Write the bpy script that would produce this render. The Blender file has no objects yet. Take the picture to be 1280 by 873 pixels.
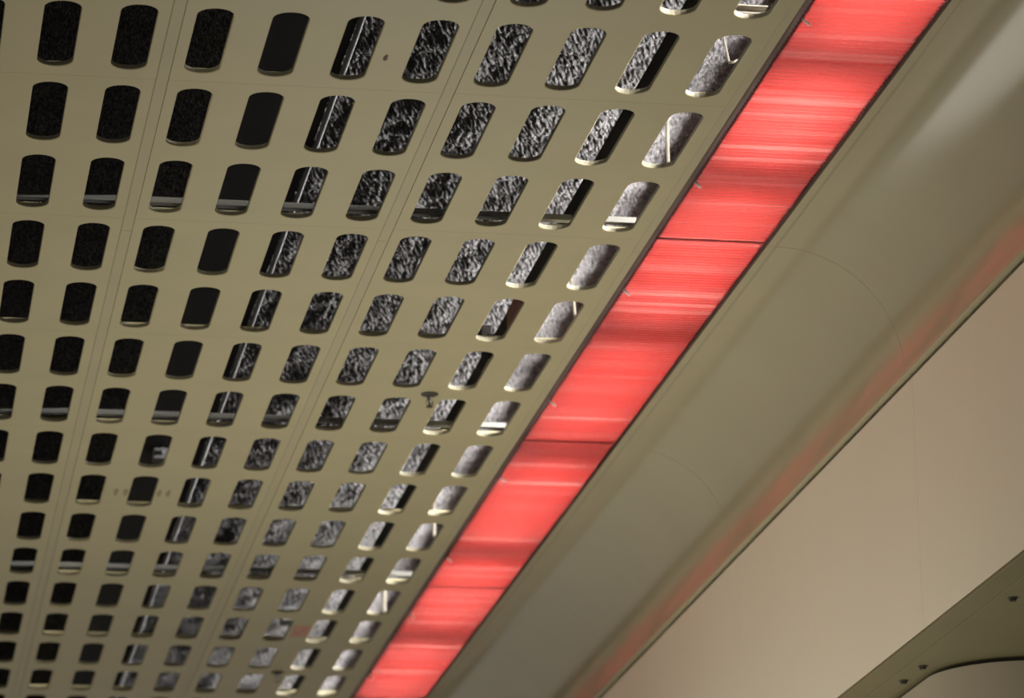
import bpy, bmesh, math, random
from mathutils import Matrix, Vector
random.seed(7)
S = bpy.context.scene
COL = S.collection
P = 0.1524            # slot pitch across the ceiling (m)
RP = 0.459449         # slot pitch along the ceiling (m)
ZC = 4.40             # ceiling height above the platform
def cx(c): return c * P
def ry(r): return r * RP

# ------------------------------------------------------------------ materials
def new_mat(name):
    m = bpy.data.materials.new(name); m.use_nodes = True
    nt = m.node_tree
    return m, nt, nt.nodes['Principled BSDF']
def N(nt, t, **kw):
    n = nt.nodes.new(t)
    for k, v in kw.items(): setattr(n, k, v)
    return n
def noise(nt, scale, detail=3, vec=None, rough=.5):
    n = N(nt, 'ShaderNodeTexNoise'); n.inputs['Scale'].default_value = scale
    n.inputs['Detail'].default_value = detail; n.inputs['Roughness'].default_value = rough
    if vec is not None: nt.links.new(vec, n.inputs['Vector'])
    return n
def paint(name, rgb, rough=.4, spec=.5, var=.06, nscale=6., bump=0., bscale=3., coat=0., coat_rough=.2, stretch=(1,1,1)):
    m, nt, b = new_mat(name)
    geo = N(nt, 'ShaderNodeNewGeometry')
    mp = N(nt, 'ShaderNodeMapping'); mp.inputs['Scale'].default_value = stretch
    nt.links.new(geo.outputs['Position'], mp.inputs['Vector'])
    n = noise(nt, nscale, 4, mp.outputs[0])
    r = N(nt, 'ShaderNodeValToRGB')
    r.color_ramp.elements[0].position = .3; r.color_ramp.elements[1].position = .7
    r.color_ramp.elements[0].color = tuple(c * (1 - var) for c in rgb) + (1,)
    r.color_ramp.elements[1].color = tuple(min(1, c * (1 + var)) for c in rgb) + (1,)
    nt.links.new(n.outputs['Fac'], r.inputs['Fac']); nt.links.new(r.outputs['Color'], b.inputs['Base Color'])
    b.inputs['Roughness'].default_value = rough
    b.inputs['Specular IOR Level'].default_value = spec
    b.inputs['Coat Weight'].default_value = coat; b.inputs['Coat Roughness'].default_value = coat_rough
    if bump:
        n2 = noise(nt, bscale, 2, mp.outputs[0])
        bp = N(nt, 'ShaderNodeBump'); bp.inputs['Strength'].default_value = bump; bp.inputs['Distance'].default_value = .02
        nt.links.new(n2.outputs['Fac'], bp.inputs['Height']); nt.links.new(bp.outputs['Normal'], b.inputs['Normal'])
    return m
M = {}
OLIVE = (.415, .368, .210)
M['panel'] = paint('olive_panel_paint', OLIVE, .45, .4, .035, 5.)
M['rail'] = paint('olive_rail_paint', (.40, .352, .212), .45, .4, .03, 5.)
M['cove'] = paint('olive_cove_enamel', (.35, .312, .19), .15, .5, .03, 3.)
M['wall'] = paint('cream_wall_enamel', (.83, .76, .60), .45, .35, .02, 1.3, bump=.3, bscale=2.2, stretch=(1, 1, .12))
M['soffit'] = paint('shade_dark_olive', (.17, .148, .075), .5, .3, .05, 4.)  # olive darkened to carry the shade under the wall
M['pillar'] = paint('taupe_wall_paint', (.40, .345, .25), .5, .3, .04, 4.)
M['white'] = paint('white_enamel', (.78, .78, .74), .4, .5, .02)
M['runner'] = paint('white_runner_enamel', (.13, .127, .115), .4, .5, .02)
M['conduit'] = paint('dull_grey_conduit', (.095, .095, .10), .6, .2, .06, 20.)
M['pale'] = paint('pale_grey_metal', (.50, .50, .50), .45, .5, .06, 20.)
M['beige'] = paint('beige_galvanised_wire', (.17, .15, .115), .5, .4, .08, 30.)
M['black'] = paint('black_steel', (.006, .005, .005), .8, .1, .2, 20.)
M['bolt'] = paint('dark_bolt_steel', (.05, .045, .03), .5, .4, .1, 50.)
M['rust'] = paint('rust_brown_primer', (.17, .075, .06), .7, .2, .25, 60.)
M['slot_edge'] = paint('dark_slot_edge', (.15, .135, .09), .5, .3, .05, 20.)  # slot walls darker than the panel face
M['scuff'] = paint('scuffed_grey_olive', (.27, .235, .15), .6, .2, .12, 60.)
M['dirt'] = paint('dark_dirt', (.12, .075, .05), .7, .2, .2, 80.)
M['dull_pink'] = paint('dull_pink_patch', (.50, .27, .20), .6, .2, .15, 40.)
M['ledge'] = paint('shade_brown_ledge', (.10, .06, .045), .6, .2, .1, 20.)  # dark brown holds the shade of the gap beside the covers
M['stub_white'] = paint('near_white_stub', (.95, .95, .95), .35, .5, .02)

def rough_slab():
    """sprayed mineral fibre: dark, with pale strands that all lie one way"""
    m, nt, b = new_mat('sprayed_fibre_coat')
    geo = N(nt, 'ShaderNodeNewGeometry')
    mp = N(nt, 'ShaderNodeMapping')
    mp.inputs['Rotation'].default_value = (0, 0, math.radians(20))
    mp.inputs['Scale'].default_value = (330, 62, 60)
    nt.links.new(geo.outputs['Position'], mp.inputs['Vector'])
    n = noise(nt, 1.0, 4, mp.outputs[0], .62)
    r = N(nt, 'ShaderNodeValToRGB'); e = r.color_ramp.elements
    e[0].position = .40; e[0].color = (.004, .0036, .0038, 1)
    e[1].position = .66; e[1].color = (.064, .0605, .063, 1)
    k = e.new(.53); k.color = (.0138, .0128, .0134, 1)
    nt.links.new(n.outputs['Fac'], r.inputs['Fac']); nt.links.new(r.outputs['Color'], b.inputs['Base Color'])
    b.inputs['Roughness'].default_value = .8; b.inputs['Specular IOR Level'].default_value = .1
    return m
M['slab'] = rough_slab()

def red_acrylic():
    """translucent red sheet, its tint varying in streaks across the strip"""
    m, nt, b = new_mat('red_ribbed_acrylic')
    out = nt.nodes['Material Output']; nt.nodes.remove(b)
    geo = N(nt, 'ShaderNodeNewGeometry')
    mp = N(nt, 'ShaderNodeMapping'); mp.inputs['Scale'].default_value = (.3, 21, 0)
    nt.links.new(geo.outputs['Position'], mp.inputs['Vector'])
    n = noise(nt, 1., 3, mp.outputs[0], .6)
    r = N(nt, 'ShaderNodeValToRGB'); e = r.color_ramp.elements
    e[0].position = .38; e[0].color = (.0400, .0036, .0030, 1)
    e[1].position = .72; e[1].color = (.0590, .0185, .0165, 1)
    k = e.new(.56); k.color = (.0440, .0058, .0051, 1)
    nt.links.new(n.outputs['Fac'], r.inputs['Fac'])
    t = N(nt, 'ShaderNodeBsdfTranslucent'); nt.links.new(r.outputs['Color'], t.inputs['Color'])
    d = N(nt, 'ShaderNodeBsdfDiffuse'); d.inputs['Color'].default_value = (.05, .005, .0045, 1)
    a = N(nt, 'ShaderNodeAddShader'); nt.links.new(t.outputs[0], a.inputs[0]); nt.links.new(d.outputs[0], a.inputs[1])
    g = N(nt, 'ShaderNodeBsdfGlossy'); g.inputs['Roughness'].default_value = .2
    f = N(nt, 'ShaderNodeFresnel'); f.inputs['IOR'].default_value = 1.45
    x = N(nt, 'ShaderNodeMixShader')
    nt.links.new(f.outputs[0], x.inputs[0]); nt.links.new(a.outputs[0], x.inputs[1]); nt.links.new(g.outputs[0], x.inputs[2])
    nt.links.new(x.outputs[0], out.inputs['Surface'])
    return m
M['red'] = red_acrylic()

def lamp_mat():
    m, nt, b = new_mat('lit_fluorescent_glass')
    b.inputs['Emission Color'].default_value = (1, .97, .93, 1)
    b.inputs['Emission Strength'].default_value = 400.
    b.inputs['Base Color'].default_value = (.8, .8, .8, 1)
    return m
M['lamp'] = lamp_mat()

# ------------------------------------------------------------------ helpers
def link(name, bm, mat, parent=None, loc=None, smooth=False):
    bmesh.ops.recalc_face_normals(bm, faces=bm.faces[:])
    me = bpy.data.meshes.new(name); bm.to_mesh(me); bm.free()
    if smooth:
        for p in me.polygons: p.use_smooth = True
    me.materials.append(M[mat])
    o = bpy.data.objects.new(name, me); COL.objects.link(o)
    if parent is not None: o.parent = parent
    if loc is not None: o.location = loc
    return o
def tag(o, label, cat, group=None):
    o['label'] = label; o['category'] = cat
    if group: o['group'] = group
    return o
def structure(o, label=None, cat=None):
    o['kind'] = 'structure'
    if label: o['label'] = label; o['category'] = cat
    return o
def empty(name, loc, label, cat, group=None):
    o = bpy.data.objects.new(name, None); COL.objects.link(o); o.location = loc; o.empty_display_size = .05
    return tag(o, label, cat, group)
def box(bm, x0, x1, y0, y1, z0, z1, bev=0.):
    r = bmesh.ops.create_cube(bm, size=1.)
    vs = r['verts']
    bmesh.ops.scale(bm, vec=(x1 - x0, y1 - y0, z1 - z0), verts=vs)
    bmesh.ops.translate(bm, vec=((x0 + x1) / 2, (y0 + y1) / 2, (z0 + z1) / 2), verts=vs)
    if bev:
        es = list({e for v in vs for e in v.link_edges})
        bmesh.ops.bevel(bm, geom=es, offset=bev, segments=2, affect='EDGES', profile=.5)
def tube(bm, a, b, r, n=12, r2=None):
    a, b = Vector(a), Vector(b); d = b - a
    q = Vector((0, 0, 1)).rotation_difference(d).to_matrix().to_4x4()
    bmesh.ops.create_cone(bm, cap_ends=True, segments=n, radius1=r, radius2=r if r2 is None else r2, depth=d.length,
                          matrix=Matrix.Translation((a + b) / 2) @ q)
def lathe(bm, prof, n=20):
    rings = []
    for r, z in prof:
        rings.append([bm.verts.new((r * math.cos(2 * math.pi * i / n), r * math.sin(2 * math.pi * i / n), z)) for i in range(n)])
    for a, b in zip(rings, rings[1:]):
        for i in range(n): bm.faces.new((a[i], a[(i + 1) % n], b[(i + 1) % n], b[i]))
    bm.faces.new(rings[0]); bm.faces.new(rings[-1][::-1])
def extrude_profile(bm, pts, y0, y1, closed=True):
    """closed profile in x,z swept along y"""
    A = [bm.verts.new((x, y0, z)) for x, z in pts]; B = [bm.verts.new((x, y1, z)) for x, z in pts]
    n = len(pts)
    for i in range(n if closed else n - 1):
        j = (i + 1) % n
        bm.faces.new((A[i], A[j], B[j], B[i]))
    if closed:
        bm.faces.new(A); bm.faces.new(B[::-1])

# ------------------------------------------------------------------ perforated ceiling panels
SW, SL = .0740, .366       # slot width and length
def stadium(x, y, w, l, n=10):
    r = w / 2; k = l / 2 - r; out = []
    for i in range(n + 1):
        a = math.pi * i / n
        out.append((x + r * math.cos(a), y + k + r * math.sin(a)))
    for i in range(n + 1):
        a = math.pi + math.pi * i / n
        out.append((x + r * math.cos(a), y - k + r * math.sin(a)))
    return out
def loop(bm, pts, z): 
    vs = [bm.verts.new((x, y, z)) for x, y in pts]
    es = [bm.edges.new((vs[i], vs[(i + 1) % len(vs)])) for i in range(len(vs))]
    return vs, es
def strip(bm, A, B, mi=0):
    n = len(A)
    for i in range(n): bm.faces.new((A[i], A[(i + 1) % n], B[(i + 1) % n], B[i])).material_index = mi
def perforated(bm, x0, x1, y0, y1, centres, flange=.030):
    t = .0016
    rect = [(x0, y0), (x1, y0), (x1, y1), (x0, y1)]
    inner = [(x0 + t, y0 + t), (x1 - t, y0 + t), (x1 - t, y1 - t), (x0 + t, y1 - t)]
    Vo, Eo = loop(bm, rect, 0); Vi, Ei = loop(bm, inner, t)
    Eb, Et = list(Eo), list(Ei)
    c = .0022                                              # rolled lower edge of each slot
    for (x, y) in centres:
        L = [loop(bm, stadium(x, y, SW + 2 * c, SL + 2 * c), 0)]
        L.append(loop(bm, stadium(x, y, SW + .6 * c, SL + .6 * c), .0007))
        L.append(loop(bm, stadium(x, y, SW, SL), c))
        L.append(loop(bm, stadium(x, y, SW, SL), .011))
        L.append(loop(bm, stadium(x, y, SW + 2 * t, SL + 2 * t), .011))
        L.append(loop(bm, stadium(x, y, SW + 2 * c + .0006, SL + 2 * c + .0006), t))
        for q, (a, b) in enumerate(zip(L, L[1:])): strip(bm, a[0], b[0], 1 if q in (2, 3) else 0)
        Eb += L[0][1]; Et += L[-1][1]
    bmesh.ops.triangle_fill(bm, use_beauty=True, use_dissolve=False, edges=Eb)
    bmesh.ops.triangle_fill(bm, use_beauty=True, use_dissolve=False, edges=Et)
    U, _ = loop(bm, rect, flange); W, _ = loop(bm, inner, flange)
    strip(bm, Vo, U); strip(bm, U, W); strip(bm, W, Vi)
SEAMS = [-1.5, 2.5, 6.485, 10.538]
GAP = .092 * P
def panel_rect(g, k):
    x0 = cx(SEAMS[g]) + GAP; x1 = cx(SEAMS[g + 1]) - GAP
    y0 = ry(2 * k - .497) + .0004; y1 = ry(2 * k + 1.503) - .0004
    cs = [(cx(c), ry(r)) for c in range(4 * g - 1, 4 * g + 3) for r in (2 * k, 2 * k + 1)]
    return x0, x1, y0, y1, cs
RUN = ['in the run left of both narrow rails', 'in the middle run between the two narrow rails', 'in the run beside the red light strip']
ORD = ['topmost in the photo', 'second from the top', 'third from the top', 'fourth from the top', 'fifth from the top',
       'sixth from the top', 'seventh from the top', 'last at the bottom edge']
panels = {}
for g in range(3):
    base = None
    for k in range(8):
        x0, x1, y0, y1, cs = panel_rect(g, k)
        ox, oy = x0, y0
        if base is None:
            bm = bmesh.new()
            perforated(bm, 0, x1 - x0, 0, y1 - y0, [(a - ox, b - oy) for a, b in cs])
            o = base = link('ceiling_panel', bm, 'panel'); o.data.materials.append(M['slot_edge'])
        else:
            o = base.copy(); COL.objects.link(o)
        o.location = (ox, oy, ZC)
        tag(o, 'slotted olive ceiling panel ' + RUN[g] + ', ' + ORD[k], 'ceiling panel', 'slotted ceiling panels')
        panels[g, k] = o
# marks on the panels
def mark(g, k, name, c, r, w, l, mat, label):
    pn = panels[g, k]; bm = bmesh.new()
    pts = [(w * .5 * math.cos(t) * (1 + .15 * math.sin(3 * t + c)), l * .5 * math.sin(t) * (1 + .12 * math.cos(2 * t + r))) for t in [2 * math.pi * i / 20 for i in range(20)]]
    A = [bm.verts.new((x, y, 0)) for x, y in pts]; B = [bm.verts.new((x * .96, y * .96, -.0008)) for x, y in pts]
    bm.faces.new(A); bm.faces.new(B[::-1]); strip(bm, A, B)
    o = link(name, bm, mat, pn, (cx(c) - pn.location.x, ry(r) - pn.location.y, -.0002)); o['label'] = label
    return o
for c in (3.492, 3.681, 4.332, 4.506):
    mark(1, 4, 'scuff_mark', c, 9.02, .014, .075, 'scuff', 'dull grey scuff beside the slot')
mark(1, 0, 'dirt_spot', 5.43, 1.085, .009, .036, 'dirt', 'small dark brown spot')
pn = panels[2, 6]; bm = bmesh.new(); box(bm, -.030, .030, -.085, .085, -.0012, 0, .0004)  # thin pink rectangle laid on the panel
o = link('pink_patch', bm, 'dull_pink', pn, (cx(8.52) - pn.location.x, ry(13.01) - pn.location.y, 0)); o['label'] = 'pink rectangle between two slots'

# the ceiling beyond the frame: same slotted sheet, and the rough slab above the void
bm = bmesh.new()
def extra(g, k):
    x0 = cx(2.5 + 4 * (g - 1)) + GAP; x1 = cx(2.5 + 4 * g) - GAP
    y0 = ry(2 * k - .497) + .0004; y1 = ry(2 * k + 1.503) - .0004
    perforated(bm, x0, x1, y0, y1, [(cx(c), ry(r)) for c in range(4 * g - 1, 4 * g + 3) for r in (2 * k, 2 * k + 1)])
for k in range(-3, 12):
    for g in range(-3, 3):
        if g >= 0 and 0 <= k <= 7: continue
        if g >= 0:
            x0, x1, y0, y1, cs = panel_rect(g, k); perforated(bm, x0, x1, y0, y1, cs)
        else: extra(g, k)
for s in (-5.5, -9.5):
    box(bm, cx(s) - .0895 * P, cx(s) + .0895 * P, ry(-6.5), ry(23.5), 0, .045)
o = link('ceiling', bm, 'panel'); o.data.materials.append(M['slot_edge']); o.location.z = ZC; structure(o)
HS = .26
YA, YB = ry(-6.5), ry(23.5)
import numpy as np
def relief():
    dx, dy = .0022, .0054
    x0, x1, ya, yb = -.12, 1.93, .30, 9.1
    nx, ny = int((x1 - x0) / dx), int((yb - ya) / dy)
    rng = np.random.default_rng(5)
    f = np.fft.rfft2(rng.standard_normal((ny, nx)))
    ky = np.fft.fftfreq(ny, dy)[:, None] * 2 * math.pi; kx = np.fft.rfftfreq(nx, dx)[None, :] * 2 * math.pi
    a = math.radians(24); u = kx * math.cos(a) - ky * math.sin(a); v = kx * math.sin(a) + ky * math.cos(a)
    h = np.fft.irfft2(f * np.exp(-.5 * ((u * .0014) ** 2 + (v * .0075) ** 2)), s=(ny, nx)); h /= h.std()
    h2 = np.fft.irfft2(np.fft.rfft2(rng.standard_normal((ny, nx))) * np.exp(-.5 * ((kx * .02) ** 2 + (ky * .03) ** 2)), s=(ny, nx)); h2 /= h2.std()
    z = HS + .0025 * h + .003 * h2
    Xr = x0 + dx * np.arange(nx); k_ = np.clip(np.maximum(cx(3.9) - Xr, Xr - cx(5.28)) / .012, 0, 1)[None, :]
    z = HS + (z - HS) * (.12 + .88 * k_)
    z[0, :] = z[-1, :] = HS; z[:, 0] = z[:, -1] = HS
    X, Y = np.meshgrid(x0 + dx * np.arange(nx), ya + dy * np.arange(ny))
    co = np.stack([X, Y, z], -1).reshape(-1, 3).astype(np.float32)
    i = np.arange(nx * ny).reshape(ny, nx)
    q = np.stack([i[:-1, :-1], i[1:, :-1], i[1:, 1:], i[:-1, 1:]], -1).reshape(-1, 4).astype(np.int32)
    base = len(co)
    X0, X1 = cx(-13.6), 2.60; xe, ye = float(X[0, -1]), float(Y[-1, 0])
    ring = [(X0, YA, HS), (X1, YA, HS), (X1, YB, HS), (X0, YB, HS), (X0, YA, HS + .15), (X1, YA, HS + .15), (X1, YB, HS + .15), (X0, YB, HS + .15)]
    b = base; c00, c10, c11, c01 = i[0, 0], i[0, -1], i[-1, -1], i[-1, 0]
    extra = [[b, c00, c10, b + 1], [b + 1, c10, c11, b + 2], [b + 2, c11, c01, b + 3], [b + 3, c01, c00, b],
             [b, b + 1, b + 5, b + 4], [b + 1, b + 2, b + 6, b + 5], [b + 2, b + 3, b + 7, b + 6], [b + 3, b, b + 4, b + 7], [b + 4, b + 5, b + 6, b + 7]]
    co = np.concatenate([co, np.array(ring, np.float32)]); q = np.concatenate([q, np.array(extra, np.int32)])
    me = bpy.data.meshes.new('ceiling_slab'); me.vertices.add(len(co)); me.vertices.foreach_set('co', co.ravel())
    me.loops.add(q.size); me.loops.foreach_set('vertex_index', q.ravel())
    me.polygons.add(len(q)); me.polygons.foreach_set('loop_start', np.arange(0, q.size, 4, dtype=np.int32))
    me.update(calc_edges=True); me.validate(); me.materials.append(M['slab'])
    o = bpy.data.objects.new('ceiling_slab', me); COL.objects.link(o); return o
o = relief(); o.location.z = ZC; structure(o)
bm = bmesh.new()  # unseen closures added around the void to keep stray light out
box(bm, cx(-13.6) - .1, cx(-13.6) + .02, YA, YB, 0, HS)
o = link('void_stop_left', bm, 'slab'); o.location.z = ZC; structure(o)
bm = bmesh.new(); box(bm, cx(-13.6), 2.6, YB, YB + .1, -.2, HS + .15)
o = link('void_stop_front', bm, 'slab'); o.location.z = ZC; structure(o)
bm = bmesh.new(); box(bm, cx(-13.6), 2.6, YA - .1, YA, 0, HS + .15)
o = link('void_stop_back', bm, 'slab'); o.location.z = ZC; structure(o)

# ------------------------------------------------------------------ rails between the runs of panels
def rail_bm(hw, l):
    bm = bmesh.new()
    t = .002
    extrude_profile(bm, [(-hw, .041), (-hw, .0016), (-hw + .0026, 0), (hw - .0026, 0), (hw, .0016), (hw, .041), (hw - t, .041), (hw - t, t), (-hw + t, t), (-hw + t, .041)], 0, l)
    return bm
RL = ry(8)
SEC = ['nearest stretch of', 'middle stretch of', 'far stretch of']
for si, (sc, hw, what) in enumerate([(-1.5, .0895 * P, None), (2.5, .0895 * P, 'left narrow olive rail between slotted panels'), (6.485, .0895 * P, 'second narrow olive rail between slotted panels'),
                           (10.525, .0735 * P, 'narrow olive rail along the left edge of the red strip')]):
    base = None
    for j in range(-1, 3):
        y0 = ry(3.70 + 8 * (j - 1)) 
        if what is None or j == -1:
            continue
        if base is None:
            o = base = link('ceiling_rail', rail_bm(hw, RL - .0015), 'rail')
        else:
            o = base.copy(); COL.objects.link(o)
        o.location = (cx(sc), y0, ZC)
        tag(o, SEC[j] + ' ' + what, 'ceiling rail', 'narrow ceiling rails')
        if si == 1:
            bm = bmesh.new(); box(bm, -.008, .008, 0, RL - .0015, .0575, .100, .001); box(bm, -.002, .002, .5, .52, .039, .0577); box(bm, -.002, .002, 3., 3.02, .039, .0577)
            link('stem', bm, 'rail', o)  # unseen bar added to keep lamp light off the left runners
bm = bmesh.new()
for sc, hw in ((-1.5, .0895 * P), (2.5, .0895 * P), (6.485, .0895 * P), (10.525, .072 * P)):
    segs = [(YA, YB)] if sc < 0 else [(YA, ry(-4.3) - .0015), (ry(19.7), YB)]
    for a, b in segs: box(bm, cx(sc) - hw, cx(sc) + hw, a, b, 0, .045)
o = link('trim_1', bm, 'rail'); o.location.z = ZC; structure(o)

# ------------------------------------------------------------------ things in the void, seen through the slots
RUNR = [(-.5, None), (3.5, 'third'), (7.5, 'seventh'), (11.5, 'eleventh'), (15.5, None)]
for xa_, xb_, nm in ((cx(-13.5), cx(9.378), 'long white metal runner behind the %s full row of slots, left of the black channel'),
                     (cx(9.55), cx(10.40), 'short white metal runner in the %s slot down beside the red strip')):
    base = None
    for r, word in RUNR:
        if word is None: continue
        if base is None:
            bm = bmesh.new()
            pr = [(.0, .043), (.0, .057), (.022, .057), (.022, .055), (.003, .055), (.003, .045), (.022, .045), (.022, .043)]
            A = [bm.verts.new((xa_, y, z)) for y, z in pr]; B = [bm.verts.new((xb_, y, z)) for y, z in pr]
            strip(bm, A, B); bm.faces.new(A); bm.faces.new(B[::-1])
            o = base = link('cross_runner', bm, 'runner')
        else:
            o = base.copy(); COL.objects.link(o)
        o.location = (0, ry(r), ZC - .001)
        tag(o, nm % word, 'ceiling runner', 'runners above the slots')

# dark steel channel above the ninth column, dark board above the fourth, pale conduit along its edge
bm = bmesh.new()
x0, x1 = cx(9.392), cx(9.53)
extrude_profile(bm, [(x0, .041), (x1, .041), (x1, .098), (x1 - .004, .098), (x1 - .004, .045), (x0 + .004, .045), (x0 + .004, .098), (x0, .098)], YA + .05, YB - .05)
chan = link('steel_channel', bm, 'black', loc=(0, 0, ZC))
tag(chan, 'black steel channel seen through the column of slots second from the red strip', 'steel channel')
bm = bmesh.new(); box(bm, cx(9.381), cx(9.54), ry(4.98), ry(5.50), .0395, .0995, .001)
o = link('sleeve', bm, 'rust', chan); o['label'] = 'rust brown sleeve'
bm = bmesh.new(); box(bm, cx(9.33), cx(9.55), ry(6.02), ry(6.30), .0395, .112, .002); box(bm, cx(9.27), cx(9.44), ry(6.14), ry(6.27), .100, .150)
o = link('bracket', bm, 'black', chan)
bm = bmesh.new(); x0, x1 = cx(3.98), cx(5.20)
box(bm, x0, x1, YA + .05, YB - .05, .150, .2545, .003)
o = link('cable_duct', bm, 'black', loc=(0, 0, ZC))
tag(o, 'smooth black duct behind the fourth column of slots from the left', 'duct')
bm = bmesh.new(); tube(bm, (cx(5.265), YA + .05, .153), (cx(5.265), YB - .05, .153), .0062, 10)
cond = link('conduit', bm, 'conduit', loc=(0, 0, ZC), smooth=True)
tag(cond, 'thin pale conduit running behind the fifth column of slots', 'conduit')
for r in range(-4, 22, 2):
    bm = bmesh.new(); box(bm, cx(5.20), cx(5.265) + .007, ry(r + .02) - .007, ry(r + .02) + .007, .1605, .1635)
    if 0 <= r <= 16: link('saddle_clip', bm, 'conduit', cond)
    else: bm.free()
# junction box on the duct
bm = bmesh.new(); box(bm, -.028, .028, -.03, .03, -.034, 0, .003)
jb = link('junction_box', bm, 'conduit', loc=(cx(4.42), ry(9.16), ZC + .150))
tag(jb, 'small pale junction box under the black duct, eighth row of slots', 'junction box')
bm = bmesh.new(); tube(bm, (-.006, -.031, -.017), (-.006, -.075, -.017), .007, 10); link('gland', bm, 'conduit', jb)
bm = bmesh.new(); box(bm, -.026, .018, -.05, .05, .0, .05, .003)
o = link('junction_box', bm, 'conduit', loc=(cx(8.46), ry(13.62), ZC + .09))
o2 = o
bm = bmesh.new(); tube(bm, (-.004, 0, .05), (-.004, 0, HS - .09), .006, 10); link('hanger', bm, 'black', o)
tag(o, 'small grey box above the slot left of the pink patch', 'junction box')
# short strut above the first row of slots
bm = bmesh.new(); extrude_profile(bm, [(0, .05), (.03, .05), (.03, .052), (.002, .052), (.002, .066), (.03, .066), (.03, .068), (0, .068)], 0, cx(.74))
bmesh.ops.rotate(bm, verts=bm.verts, cent=(0, 0, 0), matrix=Matrix.Rotation(-math.pi / 2, 3, 'Z'))
o = link('strut', bm, 'beige', loc=(cx(9.68), ry(.66), ZC))
tag(o, 'short beige strut behind the topmost slot beside the red strip', 'strut')
# hanger wires
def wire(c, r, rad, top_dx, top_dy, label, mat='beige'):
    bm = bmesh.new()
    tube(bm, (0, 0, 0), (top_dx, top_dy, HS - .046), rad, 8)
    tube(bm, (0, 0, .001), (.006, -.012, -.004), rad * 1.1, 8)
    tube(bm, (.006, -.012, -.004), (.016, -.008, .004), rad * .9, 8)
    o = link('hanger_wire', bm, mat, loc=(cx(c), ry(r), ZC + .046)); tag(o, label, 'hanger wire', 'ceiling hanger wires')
wire(10.33, 2.60, .0042, 0, 0, 'beige hanger wire in the second whole slot down beside the red strip')
wire(10.38, 5.177, .0042, -.012, .02, 'beige hanger wire in the fifth slot down beside the red strip')
wire(10.36, 10.371, .0055, 0, 0, 'beige hanger wire in the tenth slot down beside the red strip')
wire(10.33, 12.784, .0065, 0, 0, 'thick beige hanger wire in the twelfth slot down beside the red strip')
wire(10.29, 1.189, .0025, -.03, .03, 'thin slanting hanger wire in the first whole slot beside the red strip')

# ------------------------------------------------------------------ sprinkler heads
def sprinkler(c, r, label):
    e = empty('sprinkler_head', (cx(c), ry(r), ZC), label, 'sprinkler', 'sprinkler heads')
    bm = bmesh.new(); lathe(bm, [(.024, 0), (.0235, -.003), (.016, -.0065), (.009, -.008)]); link('escutcheon', bm, 'bolt', e)
    bm = bmesh.new(); lathe(bm, [(.0065, -.0075), (.0065, -.016), (.0045, -.018), (.0035, -.030), (.0045, -.034), (.003, -.036)], 12); link('stem', bm, 'bolt', e)
    bm = bmesh.new()
    for s in (-1, 1):
        tube(bm, (s * .006, 0, -.015), (s * .0095, 0, -.026), .0016, 8); tube(bm, (s * .0095, 0, -.026), (s * .003, 0, -.037), .0016, 8)
    link('frame', bm, 'bolt', e)
    bm = bmesh.new(); n = 16
    A = [bm.verts.new(((.011 if i % 2 else .0085) * math.cos(2 * math.pi * i / n), (.011 if i % 2 else .0085) * math.sin(2 * math.pi * i / n), -.036)) for i in range(n)]
    B = [bm.verts.new((v.co.x, v.co.y, -.0375)) for v in A]
    bm.faces.new(A); bm.faces.new(B[::-1]); strip(bm, A, B); link('deflector', bm, 'bolt', e)
sprinkler(8.50, 6.50, 'dark sprinkler head hanging between the slots near the middle of the photo')
sprinkler(8.50, 14.50, 'dark sprinkler head hanging at the bottom edge of the slotted ceiling')

# ------------------------------------------------------------------ red light strip
XL, XR = cx(10.715), cx(12.47)
def cover_bm(l):
    bm = bmesh.new(); n = int(round(l / .0205)) * 8; nx = 4; amp = .0025
    rows = []
    for i in range(n + 1):
        y = l * i / n
        end = min(y, l - y); lift = .0015 * max(0, 1 - (l - y) / .03) 
        z = amp * math.sin(2 * math.pi * i / 8) 
        rows.append([bm.verts.new((XL + (XR - XL) * j / nx, y, z + lift)) for j in range(nx + 1)])
    for a, b in zip(rows, rows[1:]):
        for j in range(nx): bm.faces.new((a[j], a[j + 1], b[j + 1], b[j]))
    return bm
WHERE = {-1: 'topmost length of ribbed red light cover', 0: 'second length of ribbed red light cover from the top', 1: 'third length of ribbed red light cover, mid strip',
         2: 'fourth length of ribbed red light cover, lower strip', 3: 'last length of ribbed red light cover, cut by the bottom edge'}
WHERE = {0: 'topmost length of ribbed red light cover, cut by the top edge', 1: 'second length of ribbed red light cover from the top of the strip',
         2: 'third length of ribbed red light cover from the top of the strip', 3: 'lowest length of ribbed red light cover, cut by the bottom edge'}
base = None
bm = bmesh.new()
def stub_bm():
    bm = bmesh.new()
    tube(bm, (cx(10.75), 0, -.001), (cx(10.835), -.003, -.015), .0036, 10, .0026)  # small near-white taper under the cover's left edge
    return bm
LC = ry(4) + .012
for k in range(0, 4):
    y0 = ry(-.48 + 4 * k) - .006
    if base is None:
        o = base = link('light_cover', cover_bm(LC), 'red', smooth=True)
        stubs = [link('pin', stub_bm(), 'stub_white', o, (0, ry(q), 0), True) for q in (.90, 3.115)]
        for q in stubs: q['label'] = 'small white pin'
        o.location = (0, y0, ZC + .009)
    else:
        o = base.copy(); COL.objects.link(o); o.location = (0, y0, ZC + .009)
        for q in stubs:
            c = q.copy(); COL.objects.link(c); c.parent = o
    tag(o, WHERE[k], 'light cover', 'red light covers')
bm = bmesh.new()
me = base.data.copy()
for k in (-2, -1, 4, 5):
    pass
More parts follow.
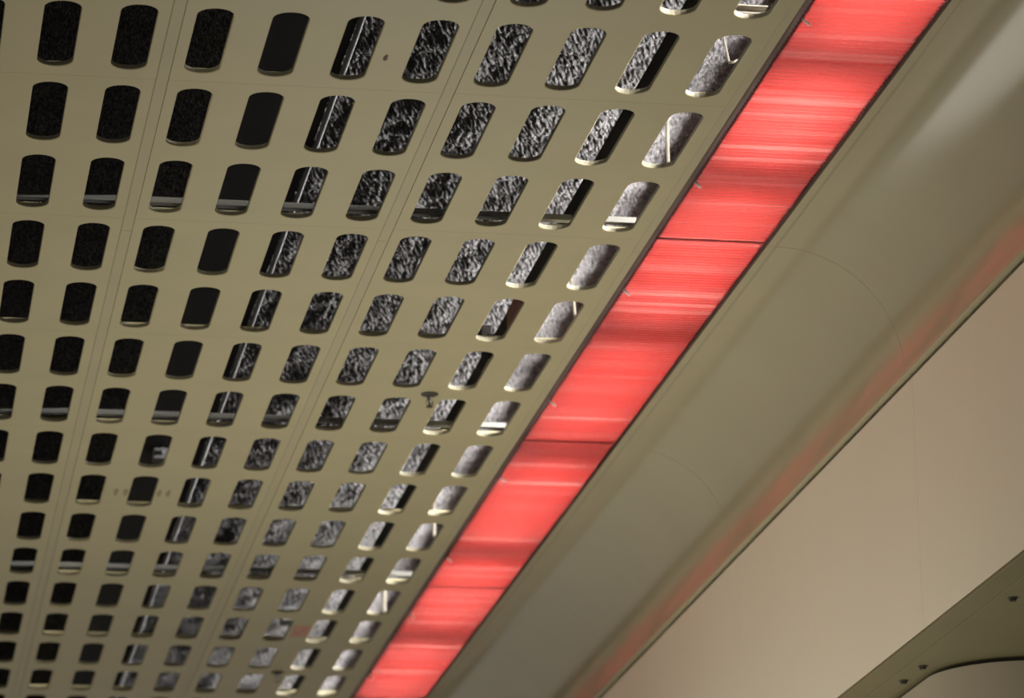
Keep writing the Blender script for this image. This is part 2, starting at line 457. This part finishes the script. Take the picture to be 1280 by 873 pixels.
# covers beyond the frame
for nm, ks in (('trim_2', (-1, -2)), ('trim_3', (4, 5))):
    bm = bmesh.new()
    for k in ks:
        b2 = bmesh.new(); b2.from_mesh(base.data)
        bmesh.ops.translate(b2, verts=b2.verts, vec=(0, ry(-.48 + 4 * k) - .006, .009))
        tmp = bpy.data.meshes.new('t'); b2.to_mesh(tmp); b2.free(); bm.from_mesh(tmp); bpy.data.meshes.remove(tmp)
    o = link(nm, bm, 'red', smooth=True); o.location.z = ZC; structure(o)
# ledges that carry the covers
bm = bmesh.new()
xa = cx(10.525) + .074 * P
extrude_profile(bm, [(xa, .001), (xa + .002, .001), (xa + .002, .0145), (XL + .013, .0145), (XL + .013, .016), (xa, .016)], YA, YB)
xb = cx(12.50) - .0012
extrude_profile(bm, [(xb, .040), (xb, .003), (xb - .002, .003), (xb - .002, .0138), (XR - .011, .0138), (XR - .011, .0153), (xb - .002, .0153), (xb - .002, .040)], YA, YB)
o = link('trim_4', bm, 'ledge'); o.location.z = ZC; structure(o)
# battens with fluorescent tubes above the covers
bounds = [-4.35, -1.70, .95, 2.55, 5.24, 7.80, 10.48, 13.20, 15.85, 21.15]
XT = cx(11.55)
GLOW = ['first', 'second', 'third', 'fourth', 'fifth', 'sixth', 'seventh', None]
for i, (a, b) in enumerate(zip(bounds, bounds[1:])):
    ya, yb = ry(a), ry(b)
    if i == 0: continue
    e = empty('light_batten', (XT, (ya + yb) / 2, ZC + HS), 'white fluorescent batten glowing through the red strip, %s glow from the top' % GLOW[i - 1] if GLOW[i - 1] else 'long white fluorescent batten above the red strip beyond the bottom edge', 'light fitting', 'battens in the red strip')
    h = (yb - ya) / 2; zt = .122 - HS
    bm = bmesh.new(); box(bm, -.036, .036, -h + .004, h - .004, zt + .052, 0, .004); link('spine', bm, 'white', e)
    bm = bmesh.new(); tube(bm, (0, -h + .068, zt), (0, h - .068, zt), .013, 16); link('tube', bm, 'lamp', e)
    for s in (-1, 1):
        bm = bmesh.new(); box(bm, -.016, .016, s * (h - .046) - .013, s * (h - .046) + .013, zt - .018, zt + .053, .003); link('lamp_holder', bm, 'white', e)
        bm = bmesh.new(); tube(bm, (0, s * (h - .069), zt), (0, s * (h - .058), zt), .0135, 16); link('end_cap', bm, 'pale', e)

# ------------------------------------------------------------------ cove, wall and soffit on the right
def cove_bm(l):
    t = .002; R = .302; X0 = 1.930; out = []
    out += [(cx(12.50), .040), (cx(12.50), .0006), (cx(12.505), 0), (cx(12.625), 0), (cx(12.64), .0016), (cx(12.66), .0016), (cx(12.675), 0)]
    for i in range(0, 41):
        a = math.pi / 2 * i / 40
        out.append((X0 + R * math.sin(a), -R + R * math.cos(a)))
    out += [(X0 + R + .001, -R - .003), (X0 + R + .018, -R - .003)]
    inn = [(X0 + R + .018, -R - .001), (X0 + R + t, -R)]
    for i in range(40, -1, -1):
        a = math.pi / 2 * i / 40
        inn.append((X0 + (R + t) * math.sin(a), -R + (R + t) * math.cos(a) + .001))
    inn += [(cx(12.50) + t, .003), (cx(12.50) + t, .040)]
    bm = bmesh.new(); extrude_profile(bm, out + inn, 0, l)
    return bm
def shade_auto(o):
    me = o.data
    for p in me.polygons: p.use_smooth = True
    bm = bmesh.new(); bm.from_mesh(me)
    for e in bm.edges: e.smooth = e.is_manifold and e.calc_face_angle(0) < math.radians(25)
    bm.to_mesh(me); bm.free()
PL = ry(4)
CW = ['at the top right, cut by the frame', 'second from the top right', 'third from the top right', 'at the bottom, cut by the frame']
base = None
for k in range(4):
    if base is None: o = base = link('cove_panel', cove_bm(PL - .0018), 'cove'); shade_auto(o)
    else: o = base.copy(); COL.objects.link(o)
    o.location = (0, ry(-.48 + 4 * k) + .0009, ZC)
    tag(o, 'curved glossy olive cove panel beside the red strip, ' + CW[k], 'cove panel', 'olive cove panels')
for nm, ks in (('trim_5', (-1, -2)), ('trim_6', (4, 5))):
    bm = bmesh.new()
    for k in ks:
        b2 = cove_bm(PL - .0018); bmesh.ops.translate(b2, verts=b2.verts, vec=(0, ry(-.48 + 4 * k) + .0009, 0))
        tmp = bpy.data.meshes.new('t'); b2.to_mesh(tmp); b2.free(); bm.from_mesh(tmp); bpy.data.meshes.remove(tmp)
    o = link(nm, bm, 'cove'); shade_auto(o); o.location.z = ZC; structure(o)
XW = 2.250; ZT, ZB = -.313, -.927
WW = ['at the right edge of the photo, right of the upright joint', 'in the middle of the wall, left of the upright joint', 'at the lower left end of the visible wall']
base = None
for k in range(3):
    if base is None:
        bm = bmesh.new(); box(bm, XW, XW + .012, 0, PL - .0012, ZB, ZT, .0012); o = base = link('wall_panel', bm, 'wall')
    else: o = base.copy(); COL.objects.link(o)
    o.location = (0, ry(-.48 + 4 * k) + .0011, ZC)
    tag(o, 'glossy cream wall panel under the olive cove, ' + WW[k], 'wall panel', 'cream wall panels')
bm = bmesh.new()
for k in (-2, -1, 3, 4): box(bm, XW, XW + .012, ry(-.48 + 4 * k) + .0011, ry(3.52 + 4 * k) - .0011, ZB, ZT)
o = link('trim_7', bm, 'wall'); o.location.z = ZC; structure(o)
bm = bmesh.new(); box(bm, 2.30, 2.42, YA, YB, ZB + .05, HS)
o = link('wall_right', bm, 'pillar'); o.location.z = ZC; structure(o)
# soffit under the wall
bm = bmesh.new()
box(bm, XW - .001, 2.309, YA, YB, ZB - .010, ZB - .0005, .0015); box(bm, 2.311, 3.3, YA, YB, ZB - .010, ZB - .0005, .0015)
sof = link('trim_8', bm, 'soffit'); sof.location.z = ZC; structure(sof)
for y in (.27, 1.233, 1.979, 2.152):
    bm = bmesh.new()
    lathe(bm, [(.012, 0), (.012, -.002), (.0115, -.0025)], 16); 
    bmesh.ops.create_cone(bm, cap_ends=True, segments=6, radius1=.0085, radius2=.008, depth=.006, matrix=Matrix.Translation((0, 0, -.0055)))
    link('bolt', bm, 'bolt', sof, (2.349, y, ZB - .010))
# wall below the soffit with its rounded corner
prof = [(3.3, 1.825), (2.62, 1.825)]
for i in range(1, 24):
    a = math.pi / 2 * i / 24
    prof.append((2.62 - .237 * math.sin(a), 2.062 - .237 * math.cos(a)))
prof += [(2.383, 2.062), (2.383, YB), (3.3, YB)]
bm = bmesh.new()
A = [bm.verts.new((x, y, -2.6)) for x, y in prof]; B = [bm.verts.new((x, y, ZB - .022)) for x, y in prof]
bm.faces.new(A); bm.faces.new(B[::-1]); strip(bm, A, B)
o = link('wall_corner', bm, 'pillar'); shade_auto(o); o.location.z = ZC; structure(o)
bm = bmesh.new(); ins = .014
A = []; B = []
for x, y in prof:
    dx = ins if x < 3.2 else 0; dy = ins if y < 3 else 0
    A.append(bm.verts.new((x + dx, y + dy, ZB - .024))); B.append(bm.verts.new((x + dx, y + dy, ZB - .0095)))
bm.faces.new(A); bm.faces.new(B[::-1]); strip(bm, A, B)
o = link('trim_9', bm, 'bolt'); o.location.z = ZC; structure(o)

# ------------------------------------------------------------------ light of the hall below and an added fill lamp
w = bpy.data.worlds.new('hall_light'); S.world = w; w.use_nodes = True
bg = w.node_tree.nodes['Background']; 
nt = w.node_tree                                    # the hall is brightest towards its lit floor, dimmer towards its far ends
tc = nt.nodes.new('ShaderNodeTexCoord'); sx = nt.nodes.new('ShaderNodeSeparateXYZ'); mr = nt.nodes.new('ShaderNodeMapRange')
nt.links.new(tc.outputs['Generated'], sx.inputs[0]); nt.links.new(sx.outputs['Z'], mr.inputs['Value'])
mr.inputs['From Min'].default_value = -1; mr.inputs['From Max'].default_value = 0
mr.inputs['To Min'].default_value = .32; mr.inputs['To Max'].default_value = .22
nt.links.new(mr.outputs[0], bg.inputs['Strength'])
bg.inputs['Color'].default_value = (1.0, .93, .82, 1)
la = bpy.data.lights.new('added_fill_light', 'AREA'); la.shape = 'RECTANGLE'; la.size = 1.2; la.size_y = 3.6; la.energy = 22; la.color = (1, .95, .85)  # added area lamp, brightens the ceiling from below
lo = bpy.data.objects.new('added_fill_light', la); COL.objects.link(lo); lo.location = (1.35, 2.7, 2.6); lo.rotation_euler = (math.pi, 0, 0)

# ------------------------------------------------------------------ camera
cam = bpy.data.cameras.new('camera'); co = bpy.data.objects.new('camera', cam); COL.objects.link(co); S.camera = co
Rm = [[0.98539946, -0.16978394, -0.01270136], [0.03703059, 0.28653834, -0.95735287], [0.16618256, 0.94290466, 0.28864192]]
X, Y, Z = (Vector(v) for v in Rm); Y = -Y; Z = -Z
m = Matrix(((X.x, Y.x, Z.x, -.20634), (X.y, Y.y, Z.y, -6.8289), (X.z, Y.z, Z.z, ZC - 2.84623), (0, 0, 0, 1)))
co.matrix_world = m
cam.sensor_width = 36; cam.lens = 36 * 4771.84 / 1280; cam.shift_y = -10 / 1280
cam.clip_start = .05; cam.clip_end = 100
cam.dof.use_dof = True; cam.dof.focus_distance = 8.3; cam.dof.aperture_fstop = 6.0

S.view_settings.view_transform = 'Standard'; S.view_settings.look = 'None'
S.view_settings.exposure = 0; S.view_settings.gamma = 1; S.view_settings.use_curve_mapping = False
S.cycles.use_denoising = True
S.cycles.max_bounces = 8
S.cycles.sample_clamp_indirect = 3.0
S.cycles.sample_clamp_direct = 12.0
